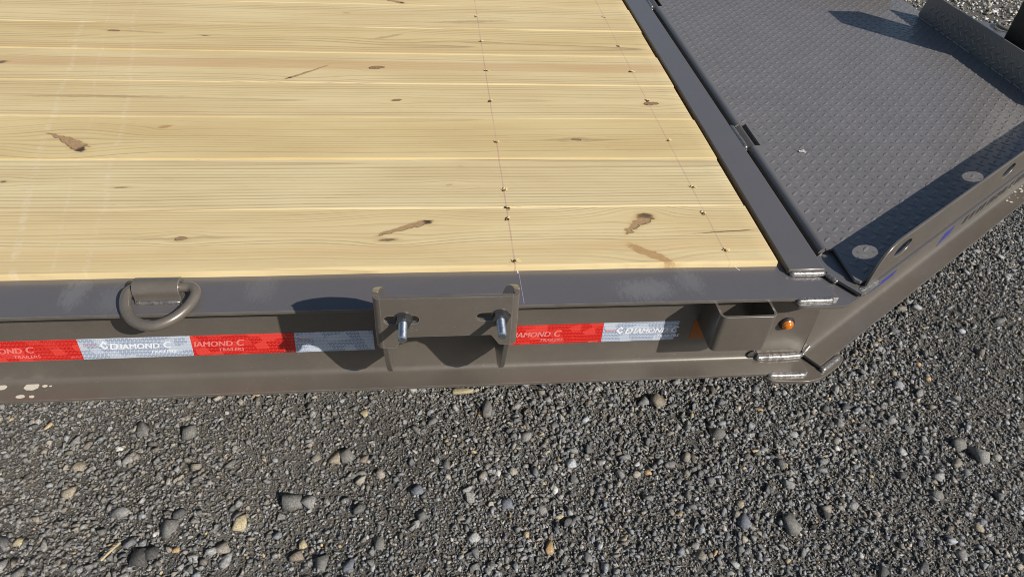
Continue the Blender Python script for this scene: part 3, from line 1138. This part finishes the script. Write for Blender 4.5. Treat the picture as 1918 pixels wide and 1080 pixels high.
# decal on the tongue rail: lower edges of slanted letters show under the flange
def web_prism(name, q, mat, parent):
    bm = bmesh.new()
    def to3(s, z):
        p = O + U * s + NO * .0006
        return (p.x, p.y, z)
    prism(bm, q, to3, (-.0006 * NO.x, -.0006 * NO.y, 0))
    return link(name, from_bm(bm, name), mat, parent, 0)
dec = web_prism("decal", [(.262, -.050), (.385, -.050), (.364, -.168), (.356, -.176), (.246, -.176), (.238, -.168)], M_BLUE, trailer)
web_prism("decal_mark", [(.289, -.150), (.296, -.150), (.284, -.166), (.277, -.166)], M_WPRINT, dec)
web_prism("decal_mark", [(.304, -.153), (.311, -.153), (.309, -.160), (.302, -.160)], M_WPRINT, dec)
web_prism("decal_letter", [(.672, -.05), (.728, -.05), (.645, -.186), (.592, -.199)], M_BLUE, dec)
ss = .715
rr = random.Random(5)
while ss < 1.5:
    w = rr.choice([.016, .016, .018, .026])
    web_prism("decal_letter", [(ss + .055, -.05), (ss + .055 + w, -.05), (ss + w, -.184), (ss, -.184)], M_BLACK, dec)
    ss += w + rr.choice([.010, .012, .022])

# chalk ticks on the flange and pale splashes on the lower flange
def flat_poly(name, pts, z, mat, parent, th=.0003):
    bm = bmesh.new()
    prism(bm, pts, lambda a, b: (a, b, z), (0, 0, th))
    return link(name, from_bm(bm, name), mat, parent, 0)
flat_poly("chalk_mark", [(.1445, .964), (.1468, .964), (.1480, .945), (.1460, .945)], ZT + .0001, M_CHALK, side_near)
k = NT("faint_chalk")
k.P(color=(.26, .22, .30), rough=.8)
flat_poly("chalk_mark", [(.1478, .951), (.1490, .951), (.1500, .865), (.1486, .865)], ZT + .0001, k.mat, side_near, .0002)
flat_poly("chalk_mark", [(.5580, .9645), (.5598, .9645), (.5615, .949), (.5660, .941), (.5640, .941), (.5595, .950)], ZT + .0001, M_CHALK, side_near)
for (sx, sy, a, b, sd) in ((-.736, .893, .0125, .0085, 1), (-.787, .894, .0085, .0060, 2), (-.746, .8705, .0075, .0040, 3), (-.7265, .8695, .0045, .0030, 4), (-.7135, .8935, .0045, .0028, 5), (-.7035, .893, .0022, .0016, 6)):
    rr = random.Random(sd)
    pts = []
    for q in range(18):
        t = 2 * math.pi * q / 18
        j = rr.uniform(.93, 1.07)
        pts.append((sx + a * j * math.cos(t), sy + b * j * math.sin(t)))
    flat_poly("paint_splash", pts, ZB + .0001, M_SPLASH, side_near, .0006)
rr = random.Random(9)
for q in range(24):
    s = rr.uniform(.98, 1.12)
    p = O + U * s + NO * rr.uniform(.004, .040)
    a = rr.uniform(.001, .0035)
    flat_poly("paint_splash", [(p.x + a * 1.6 * math.cos(t), p.y + a * math.sin(t)) for t in [2 * math.pi * j / 8 for j in range(8)]], ZB + .0046, M_SPLASH, tongue_near, .0004)

# frame under the planks
for jx in (-3.6, -2.8, -2.0, -1.2, -.26, .142, .547):
    bm = bmesh.new()
    box(bm, jx - .025, jx + .025, YI + .002, 2 * YC - YI - .002, -.115, -.0385)
    link("cross_member", from_bm(bm, "cross_member"), M_STEEL, trailer, 0)

# ------------------------------------------------------------------ ground
def ground_h(x, y):
    return (.010 * np.sin(x * 2.1 + 1.0) * np.sin(y * 2.7 + .4) + .006 * np.sin(x * 5.3 + y * 3.1) + .004 * np.sin(x * 9.7 - y * 7.9 + 2)
            + .003 * np.sin(x * 17 + y * 13))

xs = np.unique(np.concatenate([np.linspace(-60, -6, 10), np.arange(-6, -1.6, .25), np.arange(-1.6, 3, .025), np.arange(3, 8, .25), np.linspace(8, 60, 10)]))
ys = np.unique(np.concatenate([np.linspace(-60, -6, 10), np.arange(-6, .2, .25), np.arange(.2, 2.6, .025), np.arange(2.6, 8, .25), np.linspace(8, 60, 10)]))
GX, GY = np.meshgrid(xs, ys)
near = np.exp(-((np.maximum(np.abs(GX) - 4, 0) / 3) ** 2)) * np.exp(-((np.maximum(np.abs(GY) - 5, 0) / 3) ** 2))
GZ = ground_h(GX, GY) * near
verts = np.stack([GX, GY, GZ], -1).reshape(-1, 3)
nx, ny = len(xs), len(ys)
faces = [(j * nx + i, j * nx + i + 1, (j + 1) * nx + i + 1, (j + 1) * nx + i) for j in range(ny - 1) for i in range(nx - 1)]
me = bpy.data.meshes.new("ground")
me.from_pydata(verts.tolist(), [], faces)
k = NT("gravel_ground")
o = k.obj()
cellc = k.vor(o, 170.0, out=1)
sc_ = k.t.nodes.new("ShaderNodeSeparateColor")
k.set(sc_.inputs[0], cellc)
gd = k.noise(o, 3.0, 4, .6)
fine = k.noise(o, 420.0, 3, .65)
col = k.mix(k.step(gd, .35, .65), (.090, .085, .078), (.155, .143, .122))
col = k.mix(k.m('MULTIPLY', k.step(fine, .4, .75), .6), col, (.22, .205, .18))
col = k.mix(k.m('MULTIPLY', k.step(sc_.outputs[0], .55, .95), .5), col, (.13, .125, .12))
v1 = k.vor(o, 170.0)
h = k.m('ADD', k.m('MULTIPLY', k.m('SUBTRACT', 1.0, v1), .8), k.m('MULTIPLY', fine, .6))
k.P(color=col, rough=.95, spec=.15, normal=k.bump(h, .9, .006))
ground = link("ground", me, k.mat, None, 0)
ground['kind'] = 'structure'

# ------------------------------------------------------------------ gravel
k = NT("crushed_stone")
at = k.t.nodes.new("ShaderNodeAttribute")
at.attribute_name = "stone"
nn = k.noise(k.obj(), 300.0, 3, .65)
nl = k.noise(k.obj(), 70.0, 2, .6)
col = k.mix(k.step(nn, .3, .75), at.outputs[0], (1, 1, 1), 'MULTIPLY')
dk = k.mix(1.0, at.outputs[0], (.62, .61, .60), 'MULTIPLY')
lt = k.mix(1.0, at.outputs[0], (1.35, 1.34, 1.32), 'MULTIPLY')
col = k.mix(k.step(nn, .32, .70), dk, lt)
col = k.mix(k.m('MULTIPLY', k.step(nl, .55, .75), .25), col, (.20, .175, .14))
k.P(color=col, rough=.88, spec=.2, normal=k.bump(nn, .35, .0012))
M_STONE = k.mat


def rock_template(npts, seed):
    r = random.Random(seed)
    bm = bmesh.new()
    for _ in range(npts):
        v = Vector((r.gauss(0, 1), r.gauss(0, 1), r.gauss(0, 1))).normalized()
        v = Vector((max(-.68, min(.68, v.x)), max(-.68, min(.68, v.y)), max(-.60, min(.60, v.z))))
        bm.verts.new(v)
    res = bmesh.ops.convex_hull(bm, input=bm.verts)
    inner = [g for g in res['geom_interior'] if isinstance(g, bmesh.types.BMVert)]
    if inner:
        bmesh.ops.delete(bm, geom=inner, context='VERTS')
    bmesh.ops.triangulate(bm, faces=bm.faces)
    bm.verts.ensure_lookup_table()
    V = np.array([v.co[:] for v in bm.verts])
    for i, v in enumerate(bm.verts):
        v.index = i
    Fa = np.array([[v.index for v in f.verts] for f in bm.faces])
    bm.free()
    return V, Fa


T_SMALL = [rock_template(7, 40 + i) for i in range(8)]
T_MID = [rock_template(10, 60 + i) for i in range(16)]
T_BIG = [rock_template(15, 80 + i) for i in range(12)]


def stone_colors(n):
    t = rng.random(n)
    g = np.exp(rng.normal(math.log(.205), .33, n))
    g = np.clip(g, .06, .42)
    c = np.stack([g * .99, g * .995, g * .985], -1)
    blue = t < .22
    c[blue] *= np.array([.94, .985, 1.06])
    brown = (t > .22) & (t < .42)
    c[brown] *= np.array([1.12, 1.02, .88])
    tanm = t > .988
    gg = rng.uniform(.30, .48, tanm.sum())
    c[tanm] = np.stack([gg * 1.1, gg * .86, gg * .52], -1)
    pale = (t > .955) & (t < .978)
    gg = rng.uniform(.24, .40, pale.sum())
    c[pale] = np.stack([gg, gg * .97, gg * .9], -1)
    return c


def scatter(P, S, temps, sink=.35, flat=(.45, .85), tilt=.5):
    """P: N x 2 places, S: N sizes (diameter). returns verts, faces, colours"""
    n = len(P)
    yawv = rng.uniform(0, 2 * np.pi, n)
    ta = rng.normal(0, tilt, n)
    tb = rng.uniform(0, 2 * np.pi, n)
    asp = rng.uniform(.48, 1.0, n)
    fl = rng.uniform(flat[0], flat[1], n)
    cols = stone_colors(n)
    # road dust lies thicker on some patches, most of all towards the rear of the trailer
    px_, py_ = P[:, 0], P[:, 1]
    dust = np.clip(.06 + .20 * np.sin(px_ * 2.3 + 2.0 * np.sin(py_ * 3.0)) * np.sin(py_ * 4.4 + 1.0) - .16 * px_, 0, .55) * rng.uniform(.4, 1.2, n)
    cols = cols * (1 - dust[:, None]) + np.array([.235, .212, .180]) * dust[:, None]
    which = rng.integers(0, len(temps), n)
    gz = ground_h(P[:, 0], P[:, 1])
    VV, FF, CC = [], [], []
    off = 0
    for w, (tv, tf) in enumerate(temps):
        idx = np.where(which == w)[0]
        if len(idx) == 0:
            continue
        s = (S[idx] / 2 / .70)[:, None, None]
        v = tv[None] * s
        v = v * np.stack([np.ones(len(idx)), asp[idx], fl[idx]], -1)[:, None, :]
        # tilt about a horizontal axis
        ca, sa = np.cos(ta[idx])[:, None], np.sin(ta[idx])[:, None]
        y2 = v[..., 1] * ca - v[..., 2] * sa
        z2 = v[..., 1] * sa + v[..., 2] * ca
        cb, sb = np.cos(yawv[idx])[:, None], np.sin(yawv[idx])[:, None]
        x3 = v[..., 0] * cb - y2 * sb
        y3 = v[..., 0] * sb + y2 * cb
        x3 = x3 + P[idx, 0][:, None]
        y3 = y3 + P[idx, 1][:, None]
        z3 = z2 + (gz[idx] + S[idx] * fl[idx] * (.5 - sink))[:, None]
        VV.append(np.stack([x3, y3, z3], -1).reshape(-1, 3))
        nv = len(tv)
        FF.append((tf[None] + (np.arange(len(idx)) * nv)[:, None, None] + off).reshape(-1, 3))
        CC.append(np.repeat(cols[idx], nv, axis=0))
        off += nv * len(idx)
    return np.concatenate(VV), np.concatenate(FF), np.concatenate(CC)


def mesh_np(name, V, Fc, C):
    me = bpy.data.meshes.new(name)
    me.vertices.add(len(V))
    me.vertices.foreach_set('co', V.astype(np.float32).ravel())
    me.loops.add(len(Fc) * 3)
    me.loops.foreach_set('vertex_index', Fc.astype(np.int32).ravel())
    me.polygons.add(len(Fc))
    me.polygons.foreach_set('loop_start', np.arange(0, len(Fc) * 3, 3, dtype=np.int32))
    me.update(calc_edges=True)
    a = me.attributes.new("stone", 'FLOAT_COLOR', 'POINT')
    a.data.foreach_set('color', np.concatenate([C, np.ones((len(C), 1))], 1).astype(np.float32).ravel())
    me.validate()
    return me


# where the camera side of the ground shows (plus a margin for a step to the side)
def region_points(density_fn, n):
    """rejection-sampled points of the open ground in front of and beside the trailer"""
    out = []
    tot = 0
    while tot < n:
        p = np.stack([rng.uniform(-1.20, 2.60, 60000), rng.uniform(.53, 2.45, 60000)], -1)
        x, y = p[:, 0], p[:, 1]
        ok = y < 1.30 + np.maximum(0, x - .72) * .70
        p = p[ok]
        keep = rng.random(len(p)) < density_fn(p[:, 0], p[:, 1])
        p = p[keep]
        out.append(p)
        tot += len(p)
    return np.concatenate(out)[:n]


def patch(x, y):
    """coarse in some patches, fine dirt in others"""
    v = (np.sin(x * 3.3 + 1.3 * np.sin(y * 4.1)) + np.sin(y * 5.2 + 1.7 * np.sin(x * 2.6 + .5)) + .6 * np.sin(x * 8.1 - y * 6.6)) / 2.6
    return np.clip(.55 + .5 * v, .12, 1.0)


Va, Fa, Ca = [], [], []
off = 0
def add(V, Fc, C):
    global off
    Va.append(V); Fa.append(Fc + off); Ca.append(C)
    off += len(V)

P = region_points(lambda x, y: np.ones_like(x), 78000)
add(*scatter(P, rng.uniform(.0036, .0072, len(P)), T_SMALL, .05, (.5, .9), .6))
P = region_points(lambda x, y: .30 + .70 * patch(x, y), 56000)
add(*scatter(P, np.clip(np.exp(rng.normal(math.log(.0088), .30, len(P))), .005, .016), T_MID, .10, (.36, .8), .45))
P = region_points(lambda x, y: .08 + patch(x, y) ** 1.5, 5600)
add(*scatter(P, np.clip(np.exp(rng.normal(math.log(.0155), .24, len(P))), .011, .028), T_MID, .10, (.36, .7), .4))
P = region_points(lambda x, y: .1 + patch(x, y), 420)
add(*scatter(P, rng.uniform(.020, .032, len(P)), T_BIG, .20, (.38, .7), .35))
# thinner cover round the part in view
P = np.stack([rng.uniform(-2.4, 3.4, 60000), rng.uniform(.0, 2.9, 60000)], -1)
P = P[(P[:, 1] < 1.35 + np.maximum(0, P[:, 0] - .72) * .70) & ((P[:, 0] < -1.18) | (P[:, 0] > 2.58) | (P[:, 1] < .55))]
add(*scatter(P[:22000], np.clip(np.exp(rng.normal(math.log(.0115), .35, min(22000, len(P)))), .005, .03), T_SMALL, .16, (.45, .9), .6))
# the yard beyond the tongue
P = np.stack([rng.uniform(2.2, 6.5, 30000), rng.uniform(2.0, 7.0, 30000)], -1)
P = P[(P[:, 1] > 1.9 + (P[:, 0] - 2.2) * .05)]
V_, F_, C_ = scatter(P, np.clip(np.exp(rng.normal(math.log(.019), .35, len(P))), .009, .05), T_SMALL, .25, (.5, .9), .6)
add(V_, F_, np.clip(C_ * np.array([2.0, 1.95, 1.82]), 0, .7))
gv = link("gravel", mesh_np("gravel", np.concatenate(Va), np.concatenate(Fa), np.concatenate(Ca)), M_STONE, None, 0)
gv['kind'] = 'stuff'

# ------------------------------------------------------------------ the larger loose stones, one by one
GREY, LGREY, TAN, YEL, WHT, BLUEG, BRN, ORG, DK = (.185, .182, .172), (.26, .255, .245), (.32, .28, .215), (.42, .36, .23), (.60, .59, .56), (.165, .178, .205), (.24, .205, .165), (.44, .30, .16), (.085, .083, .083)
STONES = [
    (-0.609, 1.094, 0.0368, 0.0394, GREY, 'grey block stone right of the flat slab, near the trailer edge'),
    (-0.724, 1.111, 0.0289, 0.0394, GREY, 'flat squarish grey slab stone lying left of the grey block'),
    (-0.766, 1.063, 0.0180, 0.0144, WHT, 'small pale oval stone under the flat grey slab, left side'),
    (-0.848, 1.020, 0.0350, 0.0281, TAN, 'longish tan-grey stone in the left gravel'),
    (-0.845, 0.953, 0.0267, 0.0334, TAN, 'tan rounded stone below the longish tan-grey one at left'),
    (-0.885, 0.889, 0.0199, 0.0205, TAN, 'tan stone near the left edge of the gravel'),
    (-0.899, 0.834, 0.0205, 0.0214, YEL, 'yellowish tan stone at the lower left corner'),
    (-0.709, 0.887, 0.0380, 0.0267, LGREY, 'long light grey stone left of the small white pebble'),
    (-0.619, 0.829, 0.0128, 0.0116, WHT, 'small white pebble above the dark rounded pair'),
    (-0.636, 0.776, 0.0316, 0.0367, DK, 'big dark rounded stone at the lower left, left of its twin'),
    (-0.615, 0.787, 0.0273, 0.0341, DK, 'dark stone touching the right side of the big dark rounded one'),
    (-0.444, 0.842, 0.0284, 0.0384, YEL, 'cream stone split by a dark groove, lower left middle'),
    (-0.300, 0.784, 0.0174, 0.0218, YEL, 'yellow-tan stone just above the grey-brown block'),
    (-0.310, 0.758, 0.0298, 0.0258, BRN, 'grey-brown block stone with a deep shadow, bottom edge'),
    (-0.338, 0.888, 0.0463, 0.0426, GREY, 'big flat grey stone beside the light grey wedge'),
    (-0.300, 0.884, 0.0317, 0.0305, LGREY, 'light grey wedge stone right of the big flat grey one'),
    (-0.253, 1.001, 0.0258, 0.0355, TAN, 'pale tan stone in the gravel under the bracket, left of centre'),
    (-0.590, 0.836, 0.0373, 0.0379, GREY, 'big grey stone right of the small white pebble'),
    (-0.253, 0.733, 0.0318, 0.0398, GREY, 'round grey stone at the bottom edge below the block'),
    (-0.567, 0.790, 0.0149, 0.0143, ORG, 'small orange-tan stone near the dark rounded pair'),
    (-0.194, 1.135, 0.0206, 0.0240, YEL, 'square yellow chip under the left bolt of the bracket'),
    (-0.224, 1.004, 0.0336, 0.0388, GREY, 'round grey stone left of the small brown one, under the bracket'),
    (-0.186, 0.997, 0.0220, 0.0242, BRN, 'light brown stone right of the round grey one under the bracket'),
    (-0.055, 0.894, 0.0286, 0.0327, BLUEG, 'round blue-grey stone in fine dirt left of centre'),
    (0.064, 0.876, 0.0224, 0.0373, LGREY, 'pale grey upright stone near the gravel centre'),
    (0.216, 1.042, 0.0298, 0.0304, LGREY, 'light grey rounded stone under the right bolt of the bracket'),
    (0.135, 0.933, 0.0141, 0.0193, WHT, 'round white pebble near the gravel centre'),
    (0.243, 0.908, 0.0217, 0.0128, YEL, 'flat yellow chip left of the white chip'),
    (0.269, 0.889, 0.0140, 0.0286, WHT, 'irregular white chip right of the yellow one'),
    (0.149, 0.851, 0.0272, 0.0248, BLUEG, 'flat blue-grey stone below the round white pebble'),
    (0.231, 0.833, 0.0198, 0.0247, LGREY, 'light grey stone right of the flat blue-grey one'),
    (0.236, 0.739, 0.0201, 0.0354, ORG, 'orange-tan stone near the bottom centre'),
    (0.060, 1.200, 0.0629, 0.0286, YEL, 'large pale yellow slab half under the trailer edge'),
    (0.116, 1.136, 0.0391, 0.0524, GREY, 'large grey block stone below the pale yellow slab'),
    (0.106, 1.124, 0.0167, 0.0174, ORG, 'small orange stone beside the large grey block'),
    (0.502, 0.918, 0.0183, 0.0147, ORG, 'orange-tan chip right of the gravel centre'),
    (0.269, 0.815, 0.0184, 0.0123, YEL, 'yellow chip below the white chip'),
    (0.583, 1.130, 0.0401, 0.0466, BRN, 'big grey-brown stone under the stake pocket'),
    (-0.138, 0.765, 0.0256, 0.0320, GREY, 'round grey stone at the bottom left of centre'),
    (-0.200, 0.723, 0.0250, 0.0284, BLUEG, 'blue-grey stone at the bottom edge left of centre'),
    (1.390, 0.922, 0.0525, 0.0518, LGREY, 'big pale rounded stone at the far right'),
    (0.803, 0.758, 0.0347, 0.0496, GREY, 'big rounded grey stone at the lower right'),
    (0.695, 0.772, 0.0297, 0.0371, BLUEG, 'blue-grey stone left of the big rounded grey one'),
    (0.900, 0.783, 0.0202, 0.0347, DK, 'dark blade-shaped stone standing on edge at lower right'),
    (0.707, 1.019, 0.0359, 0.0414, GREY, 'big grey stone below the corner gusset'),
    (1.055, 1.038, 0.0227, 0.0284, LGREY, 'jagged bright grey chip right of the corner gusset'),
    (1.012, 0.961, 0.0178, 0.0137, WHT, 'pale chip below the jagged bright grey one'),
    (1.063, 0.877, 0.0120, 0.0133, YEL, 'small yellow stone in the right gravel'),
    (1.390, 1.232, 0.0172, 0.0175, ORG, 'orange pebble near the tongue rail, middle of three'),
    (1.303, 1.207, 0.0154, 0.0192, TAN, 'tan pebble near the tongue rail, left of the orange one'),
    (1.389, 1.177, 0.0168, 0.0172, ORG, 'orange-tan pebble right of the orange one near the tongue rail'),
    (0.700, 0.817, 0.0177, 0.0221, TAN, 'round tan pebble left in the right-hand gravel'),
    (0.848, 1.086, 0.0200, 0.0161, ORG, 'flat orange-tan pebble below the corner weld'),
    (1.347, 0.954, 0.0363, 0.0314, GREY, 'grey stone left of the big pale rounded one'),
    (1.197, 0.811, 0.0286, 0.0228, GREY, 'grey stone below and left of the big pale rounded one'),
    (1.251, 0.723, 0.0226, 0.0236, TAN, 'tan stone at the lower right edge'),
    (1.165, 0.655, 0.0266, 0.0272, LGREY, 'pale stone at the bottom right corner'),
    (0.640, 0.758, 0.0110, 0.0184, WHT, 'thin white chip below the blue-grey stone, lower right'),
    (0.602, 0.702, 0.0119, 0.0149, ORG, 'orange pebble at the bottom right of centre'),
]


def single_stone(x, y, w, d, colr, seed, flat=.55):
    r = random.Random(seed)
    tv, tf = rock_template(15, 1000 + seed)
    cs, sn = math.cos(r.uniform(-.3, .3)), math.sin(r.uniform(-.3, .3))
    hgt = min(w, d) * flat
    gz = float(ground_h(np.array([x]), np.array([y]))[0])
    V = tv.copy()
    V = V / np.abs(V).max(axis=0)
    V *= np.array([w / 2, d / 2, hgt / 2])
    V = np.stack([V[:, 0] * cs - V[:, 1] * sn, V[:, 0] * sn + V[:, 1] * cs, V[:, 2]], -1)
    V[:, 2] += hgt * .5
    me = mesh_np("stone", V, tf, np.repeat(np.array([colr]), len(V), 0))
    ob = bpy.data.objects.new("stone", me)
    me.materials.append(M_STONE)
    COL.objects.link(ob)
    ob.location = (x, y, gz + .0015 - hgt * .22)
    ob['category'] = "stone"
    ob['group'] = "larger stones lying loose in the gravel"
    return ob


for i, (x, y, w, d, c, label) in enumerate(STONES):
    ob = single_stone(x, y, w, d, c, i, .62 if 'block' in label or 'big' in label else .5)
    ob['label'] = label

# dry stalks, twig and paper
def stalk(name, pts, r, label, cat, mat):
    bm = bmesh.new()
    sweep(bm, catmull([(a, b, c - ZD) for a, b, c in pts], 5), r, 6)
    ob = link(name, from_bm(bm, name), mat, None, 60)
    ob['label'] = label
    ob['category'] = cat
    return ob
stalk("straw_stalk", [(.455, 1.196, .026), (.490, 1.192, .028), (.525, 1.191, .028), (.558, 1.195, .026)], .0022, "thin dry straw stalk lying on gravel below the trailer edge", "straw", M_STRAW)
stalk("twig", [(-.707, .768, .016), (-.695, .785, .018), (-.680, .806, .017)], .0024, "short brown twig lying in the gravel at lower left", "twig", M_STRAW)

bm = bmesh.new()
rr = random.Random(4)
n = 11
ringv = [bm.verts.new((.0085 * rr.uniform(.55, 1.3) * math.cos(2 * math.pi * q / n), .0085 * rr.uniform(.55, 1.2) * math.sin(2 * math.pi * q / n), rr.uniform(.0004, .004))) for q in range(n)]
c = bm.verts.new((0, 0, .0018))
for q in range(n):
    bm.faces.new((c, ringv[q], ringv[(q + 1) % n]))
bmesh.ops.solidify(bm, geom=bm.faces[:], thickness=.0004)
me = from_bm(bm, "paper_scrap")
sp = link("paper_scrap", me, M_PAPER, None, 0)
sp.location = (.857, 1.342, ZD + ZP + .0012)
sp['label'] = "tiny crumpled white paper scrap lying on the tread plate"
sp['category'] = "paper scrap"
